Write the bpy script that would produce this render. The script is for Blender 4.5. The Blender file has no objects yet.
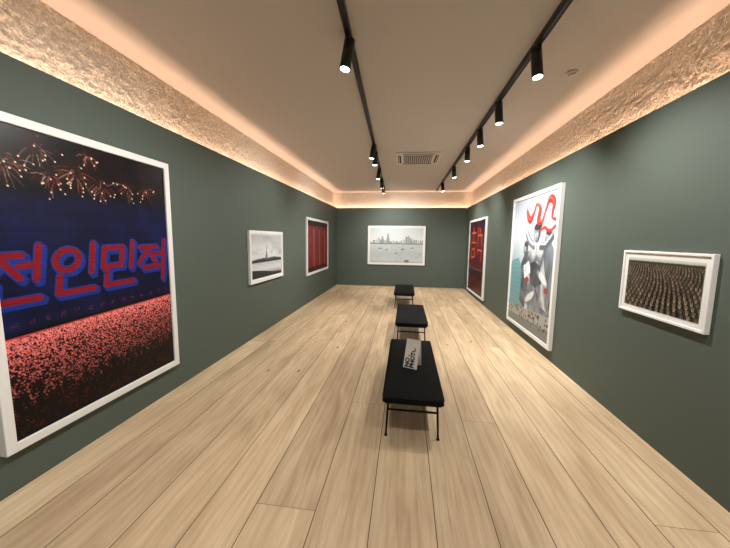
import bpy, bmesh, numpy as np, random
from math import *
from mathutils import Vector, Matrix, noise as mn
random.seed(7); rng=np.random.default_rng(11)
scene=bpy.context.scene
try: scene.view_settings.view_transform='Standard'
except Exception: pass
XL,XR,D,ZG,ZC,Y0=-2.533,2.089,11.2,2.834,3.40,-3.0
GAP=0.15

# ---------------------------------------------------------------- helpers
def lin(c):
    c=np.asarray(c,float)/255.
    return np.where(c<=.04045,c/12.92,((c+.055)/1.055)**2.4)
def L4(r,g,b): return tuple(lin((r,g,b)))+(1.,)
def mat(name,col,rough=.5,metal=0.,spec=.5,emis=None,es=0):
    m=bpy.data.materials.new(name); m.use_nodes=True
    b=m.node_tree.nodes["Principled BSDF"]
    b.inputs["Base Color"].default_value=col; b.inputs["Roughness"].default_value=rough
    b.inputs["Metallic"].default_value=metal; b.inputs["Specular IOR Level"].default_value=spec
    if emis: b.inputs["Emission Color"].default_value=emis; b.inputs["Emission Strength"].default_value=es
    return m
def bumpy(m,scale,strength,dist=.01,detail=4,colvar=None):
    nt=m.node_tree; b=nt.nodes["Principled BSDF"]
    g=nt.nodes.new("ShaderNodeNewGeometry"); n=nt.nodes.new("ShaderNodeTexNoise")
    n.inputs["Scale"].default_value=scale; n.inputs["Detail"].default_value=detail
    nt.links.new(g.outputs["Position"],n.inputs["Vector"])
    bp=nt.nodes.new("ShaderNodeBump"); bp.inputs["Strength"].default_value=strength; bp.inputs["Distance"].default_value=dist
    nt.links.new(n.outputs["Fac"],bp.inputs["Height"]); nt.links.new(bp.outputs["Normal"],b.inputs["Normal"])
    if colvar:
        r=nt.nodes.new("ShaderNodeValToRGB"); r.color_ramp.elements[0].position=.3; r.color_ramp.elements[1].position=.7
        r.color_ramp.elements[0].color=colvar[0]; r.color_ramp.elements[1].color=colvar[1]
        nt.links.new(n.outputs["Fac"],r.inputs[0]); nt.links.new(r.outputs[0],b.inputs["Base Color"])
    return m
def link(o,parent=None):
    bpy.context.collection.objects.link(o)
    if parent: o.parent=parent
    return o
def empty(name,loc=(0,0,0)):
    e=bpy.data.objects.new(name,None); e.location=loc; e.empty_display_size=.1; return link(e)
def bm_obj(name,bm,mats,parent=None,smooth=False):
    me=bpy.data.meshes.new(name); bm.normal_update(); bm.to_mesh(me); bm.free()
    for m in mats: me.materials.append(m)
    if smooth: me.polygons.foreach_set("use_smooth",[True]*len(me.polygons))
    return link(bpy.data.objects.new(name,me),parent)
def add_box(bm,a,b,mi=0,bev=0,seg=2):
    a=Vector(a); b=Vector(b)
    r=bmesh.ops.create_cube(bm,size=1.)
    vs=r["verts"]
    bmesh.ops.scale(bm,vec=(b-a),verts=vs); bmesh.ops.translate(bm,vec=(a+b)/2,verts=vs)
    fs=list({f for v in vs for f in v.link_faces})
    for f in fs: f.material_index=mi
    if bev:
        es=list({e for v in vs for e in v.link_edges})
        bmesh.ops.bevel(bm,geom=es,offset=bev,segments=seg,affect='EDGES',profile=.5,material=mi)
def box(name,a,b,m,parent=None,bev=0,seg=2):
    bm=bmesh.new(); add_box(bm,a,b,0,bev,seg); return bm_obj(name,bm,[m],parent)
def add_rod(bm,p,q,r,mi=0,seg=12,r2=None):
    p=Vector(p); q=Vector(q); d=q-p
    M=Matrix.Translation((p+q)/2) @ d.to_track_quat('Z','Y').to_matrix().to_4x4()
    n0=set(bm.faces)
    bmesh.ops.create_cone(bm,cap_ends=True,segments=seg,radius1=r,radius2=r if r2 is None else r2,depth=d.length,matrix=M)
    for f in bm.faces:
        if f not in n0: f.material_index=mi; f.smooth=len(f.verts)==4

# ---------------------------------------------------------------- materials
M_green=bumpy(mat("green_wall_paint",L4(80,91,84),.6,spec=.3),90,.08,.003)
M_ceil=bumpy(mat("ceiling_paint",L4(208,203,200),.8,spec=.2),30,.05,.003)
M_plaster=bumpy(mat("rough_plaster",L4(214,196,172),.9,spec=.1),48,1.,.03,6,(L4(206,194,178),L4(238,230,218)))
M_white=mat("white_lacquer",L4(226,227,226),.4)
M_black=mat("black_metal",L4(14,14,15),.4)
M_lens=mat("lamp_lens",(1,1,1,1),.3,emis=(1,.96,.9,1),es=25)
M_led=mat("led_strip",(1,1,1,1),.5,emis=(1,.61,.40,1),es=50)
M_cush=bumpy(mat("black_upholstery",L4(8,9,11),.75,spec=.18),260,.25,.002)
M_steel=mat("dark_steel",L4(24,24,26),.35,.6)
M_seam=mat("floor_gap",L4(62,46,32),.9)

def wood():
    m=bpy.data.materials.new("oak_planks"); m.use_nodes=True; nt=m.node_tree; N=nt.nodes; Lk=nt.links
    b=N["Principled BSDF"]
    at=N.new("ShaderNodeAttribute"); at.attribute_name="rnd"
    g=N.new("ShaderNodeNewGeometry")
    sc=N.new("ShaderNodeVectorMath"); sc.operation='SCALE'; sc.inputs["Scale"].default_value=23.
    Lk.new(at.outputs["Color"],sc.inputs[0])
    ad=N.new("ShaderNodeVectorMath"); ad.operation='ADD'; Lk.new(g.outputs["Position"],ad.inputs[0]); Lk.new(sc.outputs[0],ad.inputs[1])
    def mp(s):
        v=N.new("ShaderNodeVectorMath"); v.operation='MULTIPLY'; v.inputs[1].default_value=s; Lk.new(ad.outputs[0],v.inputs[0]); return v.outputs[0]
    def noise(v,scale,det=4,dist=0):
        n=N.new("ShaderNodeTexNoise"); n.inputs["Scale"].default_value=scale; n.inputs["Detail"].default_value=det; n.inputs["Distortion"].default_value=dist
        Lk.new(v,n.inputs["Vector"]); return n.outputs["Fac"]
    def ramp(f,p0,c0,p1,c1):
        r=N.new("ShaderNodeValToRGB"); e=r.color_ramp.elements; e[0].position=p0;e[0].color=c0;e[1].position=p1;e[1].color=c1
        Lk.new(f,r.inputs[0]); return r.outputs[0]
    def mix(t,f,a,c):
        x=N.new("ShaderNodeMix"); x.data_type='RGBA'; x.blend_type=t
        if isinstance(f,float): x.inputs["Factor"].default_value=f
        else: Lk.new(f,x.inputs["Factor"])
        for s,i in ((a,6),(c,7)):
            if isinstance(s,tuple): x.inputs[i].default_value=s
            else: Lk.new(s,x.inputs[i])
        return x.outputs[2]
    broad=noise(mp((5,.9,1)),1.2,3,.6)
    fine=noise(mp((70,3.5,1)),1.,5,.3)
    w=N.new("ShaderNodeTexWave"); w.bands_direction='X'; w.inputs["Scale"].default_value=3.2; w.inputs["Distortion"].default_value=9; w.inputs["Detail"].default_value=3; w.inputs["Detail Scale"].default_value=1.2
    Lk.new(mp((1.6,.22,1)),w.inputs["Vector"])
    base=ramp(broad,.3,L4(188,164,133),.72,L4(222,201,169))
    c=mix('MULTIPLY',.65,base,ramp(fine,.3,(.80,.77,.73,1),.65,(1,1,1,1)))
    c=mix('MULTIPLY',.38,c,ramp(w.outputs["Fac"],.0,(.76,.71,.64,1),.55,(1,1,1,1)))
    sep=N.new("ShaderNodeSeparateColor"); Lk.new(at.outputs["Color"],sep.inputs[0])
    c=mix('MULTIPLY',1.,c,ramp(sep.outputs[0],0.,(.81,.79,.765,1),1.,(1.06,1.06,1.05,1)))
    vo=N.new("ShaderNodeTexVoronoi"); vo.inputs["Scale"].default_value=1.5; Lk.new(mp((1.5,.75,1)),vo.inputs["Vector"])
    kn=ramp(vo.outputs["Distance"],.02,(1,1,1,1),.065,(0,0,0,1))
    c=mix('MIX',kn,c,L4(92,66,46))
    cr=noise(mp((26,.9,1)),1.,2,.5)
    c=mix('MIX',ramp(cr,.70,(0,0,0,1),.77,(.7,.7,.7,1)),c,L4(140,110,80))
    Lk.new(c,b.inputs["Base Color"]); b.inputs["Roughness"].default_value=.5; b.inputs["Specular IOR Level"].default_value=.35
    bp=N.new("ShaderNodeBump"); bp.inputs["Strength"].default_value=.15; bp.inputs["Distance"].default_value=.003
    Lk.new(fine,bp.inputs["Height"]); Lk.new(bp.outputs["Normal"],b.inputs["Normal"])
    return m
M_wood=wood()

# ---------------------------------------------------------------- floor
def build_floor():
    V=[];Fc=[];mi=[];rd=[]
    def quad(x0,x1,y0,y1,z,m,r):
        i=len(V); V.extend([(x0,y0,z),(x1,y0,z),(x1,y1,z),(x0,y1,z)]); Fc.append((i,i+1,i+2,i+3)); mi.append(m); rd.extend([r]*4)
    quad(XL-.06,XR+.06,Y0,D+.06,-.006,1,(0,0,0,1))
    quad(XL-.06,XR+.06,Y0,D+.06,-.05,1,(0,0,0,1))
    x=XL-.045; g=.0026
    while x<XR+.05:
        w=random.choice([.31,.35,.35,.39]); x1=min(x+w,XR+.055)
        y=Y0-random.random()*2.5
        while y<D+.05:
            l=random.uniform(3.6,6.5); r=(random.random(),random.random(),random.random(),1)
            quad(x+g,x1-g,max(y+g*.5,Y0),min(y+l-g*.5,D+.055),0,0,r); y+=l
        x=x1
    me=bpy.data.meshes.new("floor"); me.from_pydata(V,[],Fc)
    me.materials.append(M_wood); me.materials.append(M_seam); me.polygons.foreach_set("material_index",mi)
    a=me.color_attributes.new("rnd",'FLOAT_COLOR','POINT'); a.data.foreach_set("color",np.array(rd,float).ravel())
    link(bpy.data.objects.new("floor",me))
build_floor()

# ---------------------------------------------------------------- shell
box("wall_left",(XL-.06,Y0,0),(XL,D+.06,ZG),M_green)
box("wall_right",(XR,Y0,0),(XR+.06,D+.06,ZG),M_green)
box("wall_back",(XL,D,0),(XR,D+.06,ZG),M_green)
box("wall_front",(XL-.3,Y0-.1,0),(XR+.3,Y0,ZC),M_green)
box("ceiling",(XL-.35,Y0-.1,ZC),(XR+.35,D+.4,ZC+.1),M_ceil)

def plaster(name,p0,p1,nrm):
    p0=Vector(p0);p1=Vector(p1);nrm=Vector(nrm); Ln=(p1-p0).length; nu=int(Ln/.015); z0,z1=2.62,ZC+.01; nv=50
    V=[];Fc=[]
    for j in range(nv+1):
        z=z0+(z1-z0)*j/nv
        for i in range(nu+1):
            q=p0.lerp(p1,i/nu); q.z=z
            s=Vector((q.x,q.y,q.z))
            dsp=mn.noise(s*7)*.006+(.5-abs(mn.noise(s*17+Vector((3,1,7)))))*.015-.008+mn.noise(s*34)*.010
            V.append(q+nrm*dsp)
    for j in range(nv):
        for i in range(nu):
            a=j*(nu+1)+i; Fc.append((a,a+1,a+nu+2,a+nu+1))
    n=len(V); a=p0.copy(); b=p1.copy()
    V+= [a,b,Vector((b.x,b.y,z0)),Vector((a.x,a.y,z0))]; Fc.append((n,n+1,n+2,n+3))
    me=bpy.data.meshes.new(name); me.from_pydata([tuple(v) for v in V],[],Fc); me.materials.append(M_plaster)
    me.polygons.foreach_set("use_smooth",[True]*len(me.polygons))
    link(bpy.data.objects.new(name,me))
plaster("wall_left_plaster",(XL-GAP,Y0,0),(XL-GAP,D+GAP,0),(1,0,0))
plaster("wall_right_plaster",(XR+GAP,D+GAP,0),(XR+GAP,Y0,0),(-1,0,0))
plaster("wall_back_plaster",(XL-GAP,D+GAP,0),(XR+GAP,D+GAP,0),(0,-1,0))
def led(name,a,b):
    bm=bmesh.new(); add_box(bm,a,b,0)
    bm.normal_update()
    for f in bm.faces: f.material_index=1 if f.normal.z>.5 else 0
    bm_obj(name,bm,[M_white,M_led])
zl=ZG-.07
led("cove_led_strip",(XL-.105,Y0+.1,zl-.01),(XL-.075,D+.07,zl))
led("cove_led_strip",(XR+.075,Y0+.1,zl-.01),(XR+.105,D+.07,zl))
led("cove_led_strip",(XL-.07,D+.075,zl-.01),(XR+.07,D+.105,zl))

# ---------------------------------------------------------------- painting tools
class Cv:
    def __init__(s,Wm,Hm,res,bg):
        s.W,s.H=Wm,Hm; s.nu=int(Wm*res); s.nv=int(Hm*res); s.res=res
        s.u,s.v=np.meshgrid(np.linspace(0,1,s.nu),np.linspace(0,1,s.nv)); s.X=s.u*Wm; s.Y=s.v*Hm
        s.im=np.ones((s.nv,s.nu,3))*np.array(bg,float)
    def mixm(s,m,c):
        m=np.clip(m,0,1)[...,None]; s.im=s.im*(1-m)+np.array(c,float)*m
    def grad(s,stops):
        vs=[a for a,_ in stops]
        for k in range(3): s.im[...,k]=np.interp(s.v,vs,[c[k] for _,c in stops])
    def fbm(s,fu,fv,oct=4,seed=0):
        r=np.random.default_rng(seed); out=np.zeros_like(s.u); amp=1;tot=0
        for o in range(oct):
            a=max(2,int(fu*2**o)); b=max(2,int(fv*2**o)); g=r.random((b+2,a+2))
            x=s.u*a; y=s.v*b; i=np.floor(x).astype(int); j=np.floor(y).astype(int); fx=x-i; fy=y-j
            fx=fx*fx*(3-2*fx); fy=fy*fy*(3-2*fy)
            out+=amp*((g[j,i]*(1-fx)+g[j,i+1]*fx)*(1-fy)+(g[j+1,i]*(1-fx)+g[j+1,i+1]*fx)*fy); tot+=amp; amp*=.5
        return out/tot
    def line(s,pts,w,c,al=1.):      # pts in u,v ; w in metres
        dm=np.full(s.u.shape,9.)
        for (a,b),(e,f) in zip(pts[:-1],pts[1:]):
            ax,ay,bx,by=a*s.W,b*s.H,e*s.W,f*s.H; dx,dy=bx-ax,by-ay; q=dx*dx+dy*dy+1e-12
            t=np.clip(((s.X-ax)*dx+(s.Y-ay)*dy)/q,0,1); dm=np.minimum(dm,np.hypot(s.X-ax-t*dx,s.Y-ay-t*dy))
        s.mixm(np.clip((w/2-dm)*s.res+.5,0,1)*al,c)
    def ell(s,u,v,ru,rv,c,al=1.,ang=0,soft=.15):
        dx=(s.X-u*s.W); dy=(s.Y-v*s.H); ca,sa=cos(ang),sin(ang)
        d=np.hypot((dx*ca+dy*sa)/(ru*s.W),(-dx*sa+dy*ca)/(rv*s.H)); s.mixm(np.clip((1-d)/soft+.5,0,1)*al,c)
    def rect(s,u0,v0,u1,v1,c,al=1.):
        s.mixm(((s.u>=u0)&(s.u<=u1)&(s.v>=v0)&(s.v<=v1))*al,c)
    def pmask(s,pts):
        m=np.zeros(s.u.shape,bool); n=len(pts)
        for i in range(n):
            x0,y0=pts[i]; x1,y1=pts[(i+1)%n]
            if y0==y1: continue
            m^=((s.v<y0)!=(s.v<y1))&(s.u<(x1-x0)*(s.v-y0)/(y1-y0)+x0)
        return m
    def poly(s,pts,c,al=1.): s.mixm(s.pmask(pts)*al,c)
    def dots(s,us,vs,cols,size=1):
        for u,v,c in zip(us,vs,cols):
            i=int(u*(s.nu-1)); j=int(v*(s.nv-1)); s.im[max(0,j):j+size,max(0,i):i+size]=c
M_print=bpy.data.materials.new("photo_print"); M_print.use_nodes=True
_n=M_print.node_tree; _a=_n.nodes.new("ShaderNodeAttribute"); _a.attribute_name="Col"
_b=_n.nodes["Principled BSDF"]; _n.links.new(_a.outputs["Color"],_b.inputs["Base Color"]); _b.inputs["Roughness"].default_value=.35; _b.inputs["Specular IOR Level"].default_value=.25

def framed(cv,corner,udir,width,height,face,depth=.05,mat_w=0.):
    """corner: top-left outer corner of the frame (as seen), on the wall; udir: rightwards unit vector; normal = towards the room"""
    u=Vector(udir); z=Vector((0,0,1)); n=u.cross(z)
    C=Vector(corner)+n*.001
    root=empty("framed_photograph",C)
    M=Matrix((( u.x,n.x,z.x,0),(u.y,n.y,z.y,0),(u.z,n.z,z.z,0),(0,0,0,1)))
    root.matrix_world=Matrix.Translation(C)@M
    bm=bmesh.new(); W,H=width,height
    add_box(bm,(0,0,-H),(face,depth,0),0,.003,1); add_box(bm,(W-face,0,-H),(W,depth,0),0,.003,1)
    add_box(bm,(face-.002,0,-face),(W-face+.002,depth-.0005,0),0,.003,1); add_box(bm,(face-.002,0,-H),(W-face+.002,depth-.0005,-H+face),0,.003,1)
    add_box(bm,(face,0.001,-H+face),(W-face,depth*.65,-face),0)
    bm_obj("frame",bm,[M_white],root)
    e=face+mat_w; x0,x1,z0,z1=e,W-e,-e,-H+e; y=depth*.65+.003
    nu,nv=cv.nu,cv.nv
    P=np.stack([x0+(x1-x0)*cv.u,np.full(cv.u.shape,y),z0+(z1-z0)*cv.v],-1).reshape(-1,3)
    idx=np.arange(nu*nv).reshape(nv,nu)
    q=np.stack([idx[:-1,:-1],idx[1:,:-1],idx[1:,1:],idx[:-1,1:]],-1).reshape(-1,4)
    me=bpy.data.meshes.new("print"); me.vertices.add(len(P)); me.vertices.foreach_set("co",P.ravel())
    me.loops.add(q.size); me.loops.foreach_set("vertex_index",q.ravel().astype(np.int32))
    me.polygons.add(len(q)); me.polygons.foreach_set("loop_start",np.arange(0,q.size,4,dtype=np.int32))
    me.update(calc_edges=True); me.validate()
    col=np.ones((len(P),4)); col[:,:3]=lin(np.clip(cv.im,0,255).reshape(-1,3))
    at=me.color_attributes.new("Col",'FLOAT_COLOR','POINT'); at.data.foreach_set("color",col.ravel())
    me.materials.append(M_print)
    link(bpy.data.objects.new("print",me),root)

# ---- 1. stadium at night with fireworks, letters and the card crowd
def art_fireworks():
    c=Cv(1.41,2.06,210,(5,4,7))
    n=c.fbm(3,4,5,3)
    c.mixm(np.clip((n-.48)*1.8,0,1)*(c.v<.25),(44,16,20))
    band=np.clip((c.v-.185+.02*c.u)/.04,0,1)*np.clip((.665-.03*c.u-c.v)/.02,0,1)
    c.mixm(band,(12,17,50)); c.mixm(band*np.clip(c.fbm(5,6,4,8)-.40,0,1)*1.6,(26,44,118))
    c.mixm(band*(np.sin(c.Y*420)>.2)*.3,(3,4,20))
    r=np.random.default_rng(5)
    for i in range(8):
        x=r.uniform(0,1); c.line([(x,.0),(x+r.uniform(-.02,.02),.19)],.003,(120,40,44),.45)
    for cx,cy,R_,k in [(.07,.12,.10,26),(.25,.14,.08,20),(.38,.115,.10,26),(.52,.15,.08,20),(.68,.135,.07,18),(.84,.13,.06,14),(.20,.05,.08,16),(.45,.045,.06,12)]:
        c.ell(cx,cy,R_*.8,R_*.5,(60,22,22),.5,0,1.)
        for i in range(k):
            a=r.uniform(0,2*pi); q=r.uniform(.35,1.15)*R_; q0=q*r.uniform(.2,.6); ox,oy=r.normal(0,.012,2)
            p0=(cx+ox+cos(a)*q0,cy+oy+sin(a)*q0*.6); p1=(cx+ox+cos(a)*q,cy+oy+sin(a)*q*.6+.016)
            c.line([p0,((p0[0]+p1[0])/2,(p0[1]+p1[1])/2-.004),p1],.0030,[(240,150,110),(210,80,60),(255,220,190)][r.integers(3)],r.uniform(.3,.85))
            if i%2: c.dots([min(max(p1[0],0),1)],[max(p1[1],0)],[(255,226,204)],2)
    J=[[(.0,.12),(.58,.12)],[(.30,.12),(.0,.54)],[(.28,.22),(.58,.54)],[(.56,.32),(.84,.32)],[(.87,-.04),(.87,.6)]]
    Nn=[[(.16,.62),(.16,.97),(.95,.97)]]; I=[[(.86,-.04),(.86,.6)]]
    O=[[(.3+.25*cos(t*pi/6),.28+.22*sin(t*pi/6)) for t in range(13)]]
    Mm=[[(.05,.08),(.56,.08),(.56,.52),(.05,.52),(.05,.08)]]; G=[[(.16,.68),(.9,.68),(.9,1.05)]]
    letters=[(-.05,J+Nn),(.22,O+I+Nn),(.48,Mm+I+Nn),(.745,J+G)]
    T=lambda x0,a,b,o=0:(x0+.235*a-.035*(b-.5)+o,.385+.172*b-.022*(x0+.25*a)+o*.8)
    for x0,gl in letters:
        for st in gl: c.line([T(x0,a,b,.012) for a,b in st],.072,(26,50,140))
        for st in gl: c.line([T(x0,a,b) for a,b in st],.062,(36,54,146))
        for st in gl: c.line([T(x0,a,b) for a,b in st],.044,(134,22,34))
    c.mixm(band*(np.sin(c.Y*420)>.5)*.35,(6,4,20))
    for k in range(14):
        x=.03+k*.07; y=.615-.02*x
        for _ in range(4):
            a,b=r.uniform(0,.03,2); c.line([(x+a,y+r.uniform(0,.02)),(x+b,y+r.uniform(0,.02))],.006,(110,34,66),.7)
    low=np.clip((c.v-(.665-.03*c.u))/.01,0,1); c.mixm(low,(10,3,5))
    c.line([(0,.668),(1,.638)],.012,(236,92,88),.8)
    k=11000; us=r.random(k); t=r.random(k)**1.35; vs=.672-.03*us+t*.24
    b=(1-t*.50)*r.uniform(.65,1.,k); p=r.random(k)
    keep=r.random(k)>t*.72
    for s_,sel in ((1,keep&(p>=.5)),(2,keep&(p<.5))):
        I_=np.where(sel)[0]
        c.dots(us[I_],vs[I_],[(min(255,290*b[i]),150*b[i],146*b[i]) if p[i]<.8 else (190*b[i],36*b[i],42*b[i]) for i in I_],s_)
    k=700; us=r.random(k); vs=.90+r.random(k)*.09; c.dots(us,vs,[(120,34,34)]*k,1)
    for i in range(190):
        x=r.random(); y=.84+r.random()*.16; c.ell(x,y,.008,.008,(7,4,6),.85); c.ell(x,y+.016,.013,.012,(7,4,6),.85)
    return c
framed(art_fireworks(),(XL,1.50,2.455),(0,1,0),1.515,2.165,.06,.055)

# ---- 2. river landscape, black & white
def art_river():
    c=Cv(1.2,.76,120,(190,)*3); c.grad([(0,(168,174,178)),(.4,(216,219,221)),(.58,(200,204,206)),(.64,(176,180,182)),(.8,(206,208,210)),(1,(110,114,116))])
    c.mixm(np.clip(c.fbm(4,5,4,2)-.42,0,1)*(c.v<.5)*1.6,(124,130,136))
    c.poly([(0,.58),(.15,.555),(.35,.54),(.5,.55),(.7,.53),(1,.57),(1,.63),(0,.63)],(70,74,76))
    c.poly([(.40,.57),(.445,.36),(.465,.36),(.50,.57)],(112,116,118)); c.line([(.455,.24),(.455,.38)],.012,(90,92,94)); c.rect(0,.60,1,.635,(38,40,42))
    for k in range(10): c.line([(.1*k,.68+.03*(k%3)),(.1*k+.16,.68+.03*(k%3))],.010,(222,224,226),.6)
    c.poly([(0,.80),(.3,.84),(.62,.90),(1,.93),(1,1),(0,1)],(50,52,54)); return c
framed(art_river(),(XL,4.68,1.825),(0,1,0),1.35,.89,.055,.045,.02)

# ---- 3. red theatre curtain
def art_curtain():
    c=Cv(2.0,1.35,80,(120,14,18)); f=.5+.5*np.sin(c.u*2*pi*15+1.2*c.fbm(3,2,3,4)*4)
    for k,(a,b) in enumerate(((30,168),(4,26),(6,26))): c.im[...,k]=a+(b-a)*f
    c.rect(0,0,1,.10,(30,8,10)); c.mixm(((c.u*15%2)<.35)*(c.v>.1)*(c.v<.92)*.8,(28,6,8))
    c.mixm(((c.u*7.5%2)<.14)*(c.v>.15)*(c.v<.9)*.9,(214,130,100)); c.rect(0,.91,1,1,(54,10,10)); return c
framed(art_curtain(),(XL,7.60,2.25),(0,1,0),2.17,1.51,.06,.045,.01)

# ---- 4. hazy city river view
def art_city():
    c=Cv(1.9,1.24,130,(206,212,212)); c.grad([(0,(186,198,204)),(.40,(218,222,220)),(.46,(190,199,200)),(.75,(178,190,192)),(1,(200,207,204))])
    r=np.random.default_rng(9)
    x=0.0
    while x<1:
        w=r.uniform(.012,.04); hh=r.uniform(.02,.10)+(.10 if .1<x<.42 else 0)*r.random()+(.12 if .62<x<.9 else 0)*r.random()
        g=r.uniform(132,176); c.rect(x,.44-hh,x+w,.46,(g,g+7,g+12)); x+=w+r.uniform(0,.015)
    c.poly([(.3,.44),(.335,.14),(.35,.14),(.385,.44)],(144,152,158)); c.rect(.22,.24,.255,.44,(138,146,152))
    c.rect(.72,.22,.745,.44,(134,144,150)); c.rect(0,.44,1,.468,(108,120,120))
    c.mixm(np.clip(c.fbm(20,40,3,6)-.5,0,1)*(c.v>.48)*1.3,(140,156,160))
    for bx,by,s in [(.2,.58,.04),(.32,.62,.03),(.62,.60,.035),(.80,.56,.03),(.5,.72,.025)]:
        c.poly([(bx-s,by),(bx+s,by),(bx+s*.7,by+.02),(bx-s*.7,by+.02)],(78,86,88)); c.line([(bx,by),(bx,by-.035)],.010,(100,106,108))
    c.rect(.66,.92,.74,1,(70,78,78)); c.rect(.0,.955,1,1,(168,176,174),.7); return c
framed(art_city(),(-1.37,D,2.195),(1,0,0),2.06,1.40,.06,.045,.02)

# ---- 5. red banner scene (far right wall)
def art_banner():
    c=Cv(1.9,2.1,80,(96,16,18)); c.grad([(0,(26,12,34)),(.12,(46,14,36)),(.3,(86,18,32)),(.6,(70,14,28)),(.8,(40,10,20)),(1,(24,8,14))])
    c.mixm(np.clip(c.fbm(5,7,4,1)-.45,0,1)*1.4,(126,26,34))
    o=(214,84,36)
    for s in ([(.15,.16),(.45,.16)],[(.3,.1),(.3,.3)],[(.15,.3),(.48,.3)],[(.6,.1),(.6,.34)],[(.6,.2),(.85,.2)],[(.72,.12),(.85,.34)],
              [(.2,.40),(.40,.38),(.42,.50),(.2,.52),(.2,.40)],[(.6,.4),(.84,.4),(.8,.54)]): c.line(s,.05,o)
    for i in range(500):
        u=random.random(); v=.78+.2*random.random(); c.dots([u],[v],[(170*random.random()+30,36,40)],2)
    for k in range(9):
        x=.07+k*.107; c.ell(x,.665,.022,.020,(150,110,96)); c.ell(x,.73,.036,.055,(30,12,22)); c.line([(x,.70),(x,.76)],.02,(140,40,40))
    c.rect(0,.60,1,.615,(150,46,40),.6); return c
framed(art_banner(),(XR,10.42,2.33),(0,-1,0),2.05,2.21,.06,.05)

# ---- 6. monument with a red ribbon-like flag against a pale sky
def art_statue():
    c=Cv(1.7,2.18,130,(180,188,192)); c.grad([(0,(176,190,204)),(.3,(200,210,217)),(.55,(166,188,194)),(.8,(124,148,150)),(1,(98,110,110))])
    r=np.random.default_rng(21)
    c.mixm(np.clip(c.fbm(3,4,4,5)-.45,0,1)*.9,(140,158,174))
    c.poly([(0,.50),(.22,.46),(.34,.60),(.36,.84),(0,.88)],(112,158,166))
    for i in range(9): c.line([(0,.53+i*.037),(.33,.50+i*.042)],.006,(78,122,130),.7)
    for i in range(6): c.line([(.04+i*.05,.52),(.05+i*.05,.84)],.005,(84,126,134),.7)
    def shade(pts,base,seed,amp=40,fr=20):
        m=c.pmask(pts); f=c.fbm(3,3,3,seed); t=np.clip(np.sin(f*fr+c.u*9-c.v*5)*.5,-1,1)*amp
        for k in range(3): c.im[...,k]=np.where(m,base[k]+t,c.im[...,k])
    shade([(.30,.80),(.32,.62),(.28,.52),(.36,.43),(.47,.40),(.52,.50),(.50,.70),(.44,.86)],(92,100,108),31)
    shade([(.74,.84),(.74,.55),(.70,.42),(.78,.34),(.92,.33),(1,.40),(1,.86)],(104,112,118),32,50)
    shade([(.44,.86),(.48,.66),(.42,.56),(.46,.42),(.53,.335),(.60,.31),(.70,.31),(.78,.36),(.82,.50),(.92,.66),(.96,.80),(.80,.78),(.70,.86),(.62,.76),(.54,.88)],(150,155,160),33,80,30)
    shade([(.50,.50),(.62,.47),(.74,.50),(.80,.62),(.66,.66),(.54,.64)],(70,75,82),34,36)
    for x,y,s in [(.39,.385,1.),(.86,.30,1.)]:
        c.ell(x,y,.055*s,.052*s,(84,89,95),1,.2,.15); c.ell(x-.015,y-.006,.032*s,.034*s,(164,168,172),1,.2,.5); c.ell(x+.01,y-.035*s,.055*s,.022*s,(60,64,70))
    c.line([(.57,.36),(.47,.33),(.40,.27)],.13,(112,117,124)); c.line([(.555,.35),(.465,.318),(.395,.262)],.05,(218,222,224)); c.ell(.395,.255,.028,.024,(190,194,198))
    c.line([(.72,.36),(.82,.36),(.93,.30)],.12,(90,96,103)); c.line([(.715,.345),(.81,.345),(.92,.285)],.04,(200,204,208))
    c.ell(.63,.265,.075,.068,(76,81,88),1,.1,.12); c.ell(.612,.27,.050,.052,(176,180,184),1,.1,.4)
    c.ell(.645,.222,.085,.028,(52,56,62),1,-.15,.2); c.line([(.585,.262),(.615,.258)],.012,(50,52,56)); c.line([(.635,.258),(.66,.262)],.012,(50,52,56))
    c.line([(.61,.262),(.602,.283),(.616,.285)],.010,(100,102,106)); c.line([(.60,.303),(.635,.302)],.012,(74,74,78))
    c.poly([(.56,.325),(.64,.345),(.72,.325),(.66,.43)],(226,229,231)); c.line([(.64,.35),(.655,.60)],.016,(48,52,56))
    c.poly([(.36,.52),(.50,.47),(.54,.56),(.40,.62)],(232,235,236)); c.ell(.80,.58,.11,.028,(228,231,232),.9,.45,.4); c.ell(.56,.74,.12,.026,(222,226,227),.9,-.5,.4)
    c.line([(.47,.45),(.74,.74)],.03,(60,64,70),.8); c.line([(.78,.42),(.62,.80)],.025,(66,70,76),.7)
    # continuous red ribbon sweeping across the top
    def spl(pts):
        P=[]; n=len(pts)
        for i in range(n-1):
            p0,p1,p2,p3=pts[max(i-1,0)],pts[i],pts[i+1],pts[min(i+2,n-1)]
            for q in range(8):
                s=q/8; P.append(tuple(.5*((2*p1[k])+(-p0[k]+p2[k])*s+(2*p0[k]-5*p1[k]+4*p2[k]-p3[k])*s*s+(-p0[k]+3*p1[k]-3*p2[k]+p3[k])*s**3) for k in (0,1)))
        return P+[pts[-1]]
    P=spl([(.36,.10),(.44,.17),(.52,.13),(.58,.065),(.66,.10),(.64,.18),(.72,.19),(.78,.11),(.84,.05),(.92,.08),(.90,.17),(1,.19)])
    for j in range(len(P)-1):
        w=.075+.045*sin(j*.21); c.line(P[j:j+2],w,(192,44,38))
    for j in range(len(P)-1):
        w=.02+.012*sin(j*.3); c.line([(a-.010,b-.008) for a,b in P[j:j+2]],w,(232,104,88),.8); c.line([(a+.014,b+.009) for a,b in P[j:j+2]],.014,(120,22,26),.6)
    P=spl([(.70,.25),(.78,.235),(.88,.26),(.97,.23)]); c.line(P,.05,(186,42,38)); c.line([(a,b-.006) for a,b in P],.014,(230,104,90),.8)
    c.line([(.36,.06),(.395,.30),(.42,.56)],.014,(84,84,88))
    c.ell(.47,.62,.045,.02,(186,52,42),.9); c.ell(.88,.66,.035,.02,(168,50,44),.8)
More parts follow.
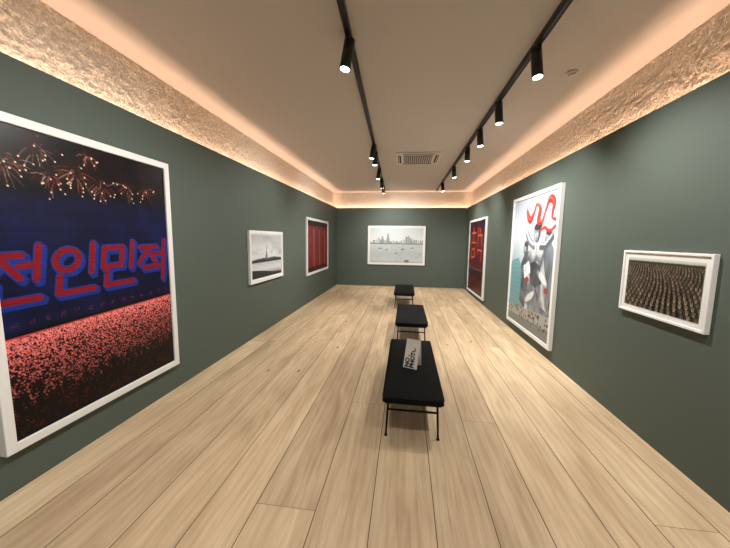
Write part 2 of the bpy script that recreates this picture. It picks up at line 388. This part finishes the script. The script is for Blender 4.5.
    c.poly([(0,.88),(.4,.85),(1,.82),(1,1),(0,1)],(154,158,156)); c.poly([(0,.94),(1,.91),(1,1),(0,1)],(116,122,122))
    for i in range(70):
        x=r.random(); y=.85+.09*r.random(); c.ell(x,y,.010,.013,(60,58,60) if r.random()<.75 else (160,60,52)); c.ell(x,y-.012,.005,.005,(200,180,168))
    return c
framed(art_statue(),(XR,6.34,2.485),(0,-1,0),1.84,2.32,.06,.055)

# ---- 7. ranks of soldiers
def art_soldiers():
    c=Cv(.74,.42,420,(66,52,44)); c.grad([(0,(206,204,198)),(.05,(176,176,166)),(.07,(54,56,44)),(.16,(34,30,28)),(1,(14,12,12))])
    r=np.random.default_rng(3)
    for i in range(40): c.ell(r.random(),.07,.014,.016,(52,62,48))
    y=.12;row=0
    while y<1.1:
        s=.0125+.022*(y-.1); dx=s*2.5; n=int(1/dx)+3
        for k in range(n):
            x=(k+.5*(row%2))*dx-.03+r.uniform(-.2,.2)*s+.03*sin(y*5); j=r.uniform(.75,1.2)
            X0=x*c.nu; Y_=(y+r.uniform(-.15,.15)*s)*c.nv; rr=s*c.nu
            a0,a1=int(X0-rr*1.3),int(X0+rr*1.4); b0,b1=int(Y_-rr*1.3),int(Y_+rr*2.4)
            a0=max(a0,0);b0=max(b0,0);a1=min(a1,c.nu);b1=min(b1,c.nv)
            if a1<=a0 or b1<=b0: continue
            gx,gy=np.meshgrid(np.arange(a0,a1),np.arange(b0,b1)); S=c.im[b0:b1,a0:a1]
            S[np.hypot((gx-X0)/(rr*1.15),(gy-Y_-rr*1.5)/(rr*1.0))<1]=(14,13,12)
            S[np.hypot((gx-X0)/(rr*.9),(gy-Y_-rr*1.6)/(rr*.9))<1]=(48*j,44*j,38*j)
            S[np.hypot((gx-X0)/(rr*.50),(gy-Y_)/(rr*.7))<1]=(140*j,112*j,98*j)
            S[(np.hypot((gx-X0)/(rr*.75),(gy-Y_+rr*.55)/(rr*.45))<1)]=(92*j,90*j,76*j)
        y+=s*3.0; row+=1
    return c
framed(art_soldiers(),(XR,3.21,1.63),(0,-1,0),.865,.555,.020,.038,.042)

# ---------------------------------------------------------------- benches
def bench(cx,y0,y1,zt=.42,w=.50):
    root=empty("upholstered_bench",(cx,(y0+y1)/2,0)); L=(y1-y0)/2; hw=w/2
    bm=bmesh.new(); th=.075
    def prof(a): return (1-abs(a)**6)
    add_box(bm,(-hw,-L,zt-th),(hw,L,zt-.012),0,.026,4)
    bmesh.ops.subdivide_edges(bm,edges=[e for e in bm.edges if e.calc_length()>.3],cuts=12,use_grid_fill=True)
    for v in bm.verts:
        if v.co.z>zt-.02: v.co.z+=.014*prof(v.co.x/hw)*prof(v.co.y/L)
    for f in bm.faces: f.smooth=True
    for z,o in ((zt-.022,.001),(zt-th+.016,.001)):
        pts=[]; rr=.03
        for sx,sy,a0 in ((1,1,0),(-1,1,90),(-1,-1,180),(1,-1,270)):
            for k in range(5):
                a=radians(a0+k*22.5); pts.append((sx*(hw-rr)+rr*cos(a)*1.0+o*sx,sy*(L-rr)+rr*sin(a)+o*sy,z))
        for p,q in zip(pts,pts[1:]+pts[:1]): add_rod(bm,p,q,.005,0,8)
    bm_obj("seat_cushion",bm,[M_cush],root)
    bm=bmesh.new(); r=.0095; lx=hw-.035; ly=L-.12; zf=zt-th-.008
    add_box(bm,(-hw+.02,-L+.03,zf-.004),(hw-.02,L-.03,zt-th+.004),0)
    for sy in (-1,1):
        for sx in (-1,1):
            add_rod(bm,(sx*lx*.97,sy*ly,zf),(sx*lx*1.04,sy*(ly+.02),0),r)
            add_rod(bm,(sx*lx*1.04,sy*(ly+.02),0),(sx*lx*1.04,sy*(ly+.02),.012),.014)
            add_rod(bm,(sx*lx*.97,sy*(ly-.16),zf),(sx*lx*1.0,sy*(ly+.008),.22),r*.8)
        add_rod(bm,(-lx,sy*(ly+.006),.235),(lx,sy*(ly+.006),.235),r)
        add_rod(bm,(-lx*.97,sy*ly,zf-.012),(lx*.97,sy*ly,zf-.012),r)
    for sx in (-1,1): add_rod(bm,(sx*lx,-ly,zf-.03),(sx*lx,ly,zf-.03),r)
    bm_obj("steel_frame",bm,[M_steel],root)
    return root
bench(.095,2.42,3.94)
bench(.125,4.74,6.18)
bench(-.005,7.45,8.95)

# ---------------------------------------------------------------- tent card on the first bench
def sign():
    root=empty("tent_card_sign",(.07,2.98,.424))
    bl=Vector((.005,3.00,.427)); br=Vector((.14,2.95,.427)); up=Vector((.035,.05,.285)); t=(br-bl).normalized()
    n=t.cross(up).normalized()
    bm=bmesh.new(); th=.004
    def slab(a,b,upv,nn,mi):
        P=[a,b,b+upv,a+upv]; Q=[p-nn*th for p in P]
        vs=[bm.verts.new(p-root.location) for p in P+Q]
        for f in ((0,1,2,3),(7,6,5,4),(0,4,5,1),(1,5,6,2),(2,6,7,3),(3,7,4,0)):
            bm.faces.new([vs[i] for i in f]).material_index=mi
    slab(bl,br,up,n,0)
    back=Vector((.05,.12,0)); top_l=bl+up; top_r=br+up
    slab(bl+back,br+back,top_l-(bl+back),-n,0)
    bm_obj("card",bm,[mat("white_card",L4(252,252,252),.6)],root)
    cu=bpy.data.curves.new("lettering","FONT"); cu.body="NO FLASH\nPHOTOS"; cu.size=.058; cu.space_line=.86; cu.extrude=.0006; cu.offset=.0028
    cu.materials.append(mat("black_ink",L4(6,6,6),.6))
    o=bpy.data.objects.new("lettering",cu); link(o,root)
    ux=up.normalized(); uy=-t
    base=br+up*.03+n*.0015-t*.086
    Mx=Matrix(((ux.x,uy.x,n.x,base.x-root.location.x),(ux.y,uy.y,n.y,base.y-root.location.y),(ux.z,uy.z,n.z,base.z-root.location.z),(0,0,0,1)))
    o.matrix_local=Mx
sign()

# ---------------------------------------------------------------- track lights
def track(x0,k,heads,side):
    root=empty("ceiling_track_light",(0,0,0))
    X=lambda y:x0+k*y
    bm=bmesh.new(); ya,yb=-2.4,10.9; w=.024
    vs=[]
    for z in (ZC-.002,ZC-.045):
        for (x,y) in ((X(ya)-w,ya),(X(ya)+w,ya),(X(yb)+w,yb),(X(yb)-w,yb)): vs.append(bm.verts.new((x,y,z)))
    for f in ((0,1,2,3),(7,6,5,4),(0,4,5,1),(1,5,6,2),(2,6,7,3),(3,7,4,0)): bm.faces.new([vs[i] for i in f])
    for s in (-1,1):
        add_rod(bm,(X(ya)+s*w*.7,ya,ZC-.047),(X(yb)+s*w*.7,yb,ZC-.047),.004,0,6)
    bm_obj("rail",bm,[M_black],root)
    for i,(y,tgt,pw) in enumerate(heads):
        x=X(y); pv=Vector((x,y,ZC-.115)); tgt=Vector(tgt)
        d=(tgt-pv).normalized(); hd=(d*.25+Vector((0,-.06,-1))*.75).normalized()
        bm=bmesh.new()
        add_box(bm,(x-.018,y-.06,ZC-.075),(x+.018,y+.06,ZC-.045),0,.004,1)
        add_rod(bm,(x,y,ZC-.07),(x,y,ZC-.125),.010)
        a=pv-hd*.055; b=pv+hd*.165
        add_rod(bm,a,b,.045,0,24); add_rod(bm,a-hd*.006,a,.036,0,24)
        add_rod(bm,b,b+hd*.014,.048,0,24); add_rod(bm,b+hd*.0145,b+hd*.016,.038,1,24)
        bm_obj("spot_head_%d"%(i+1),bm,[M_black,M_lens],root)
        l=bpy.data.lights.new("spot_beam_%d"%(i+1),'SPOT'); l.energy=pw; l.color=(1,.96,.90); l.spot_size=radians(122); l.spot_blend=1.; l.shadow_soft_size=.04
        o=bpy.data.objects.new("spot_beam_%d"%(i+1),l); o.location=b+hd*.05
        dd=(tgt-o.location); o.rotation_euler=dd.to_track_quat('-Z','Y').to_euler(); link(o,root)
P=190
track(-.43,-.031,[(-1.3,(-1.9,-1.0,0.6),P*.9),(.6,(-2.3,1.2,.9),P*.85),(2.7,(-2.3,2.5,1.0),P),(5.55,(-2.4,5.4,1.2),P),(6.0,(-1.2,6.5,0.),P),(7.35,(-2.4,8.4,1.2),P),(8.6,(-.6,11.1,1.3),P*.85),(9.6,(-.2,11.1,1.3),P*.85)],-1)  # first two heads are out of view, added to light the near floor
track(1.10,-.010,[(-1.3,(1.6,-1.0,.6),P*.9),(.8,(1.9,1.4,.6),P*.85),(3.0,(2.0,2.8,1.0),P),(4.05,(2.0,4.8,1.0),P),(4.95,(2.0,5.6,1.0),P),(5.85,(1.2,6.2,0.),P),(7.3,(2.0,8.6,1.1),P),(9.3,(2.0,9.6,1.1),P)],1)  # first two again unseen extras, put in for light on the near floor

# ---------------------------------------------------------------- ceiling cassette + smoke detector
def cassette(cx,cy,s=.45):
    root=empty("ceiling_air_conditioner",(cx,cy,ZC)); bm=bmesh.new()
    add_box(bm,(-s,-s,-.028),(s,s,-.001),0,.012,3)
    for k in range(4):
        R=Matrix.Rotation(k*pi/2,4,'Z')
        b2=bmesh.new(); add_box(b2,(-s*.68,-s*.90,-.034),(s*.68,-s*.76,-.022),1,.004,1)
        add_box(b2,(-s*.66,-s*.86,-.040),(s*.66,-s*.83,-.030),0)
        b2.transform(R); me=bpy.data.meshes.new("t"); b2.to_mesh(me); b2.free(); bm.from_mesh(me); bpy.data.meshes.remove(me)
    add_box(bm,(-s*.64,-s*.64,-.036),(s*.64,s*.64,-.024),2,.004,1)
    for i in range(13):
        x=-s*.58+i*s*1.16/12; add_box(bm,(x-.006,-s*.58,-.042),(x+.006,s*.58,-.034),0)
    bm_obj("panel",bm,[mat("ac_plastic",L4(216,212,210),.5),mat("ac_slot",L4(40,38,36),.7),mat("ac_grille",L4(110,104,100),.7)],root)
cassette(.20,6.72)
bm=bmesh.new(); add_rod(bm,(1.61,3.54,ZC-.002),(1.61,3.54,ZC-.02),.055,0,24); add_rod(bm,(1.61,3.54,ZC-.02),(1.61,3.54,ZC-.04),.04,0,24,.03)
bm_obj("smoke_detector",bm,[mat("detector_plastic",L4(214,208,204),.5)])

# ---------------------------------------------------------------- camera
ps,th,ro=.13,.1121,.0124
F=Vector((-sin(ps)*cos(th),cos(ps)*cos(th),-sin(th))); R=Vector((cos(ps),sin(ps),0)); U=R.cross(F)
R2=R*cos(ro)+U*sin(ro); U2=-R*sin(ro)+U*cos(ro)
cd=bpy.data.cameras.new("camera"); cd.sensor_width=36; cd.lens=307.19*36/730; cd.clip_start=.05
cam=bpy.data.objects.new("camera",cd); link(cam)
cam.matrix_world=Matrix(((R2.x,U2.x,-F.x,0),(R2.y,U2.y,-F.y,0),(R2.z,U2.z,-F.z,1.7),(0,0,0,1)))
scene.camera=cam
w=bpy.data.worlds.new("world"); scene.world=w; w.use_nodes=True; w.node_tree.nodes["Background"].inputs[0].default_value=(.02,.02,.02,1)
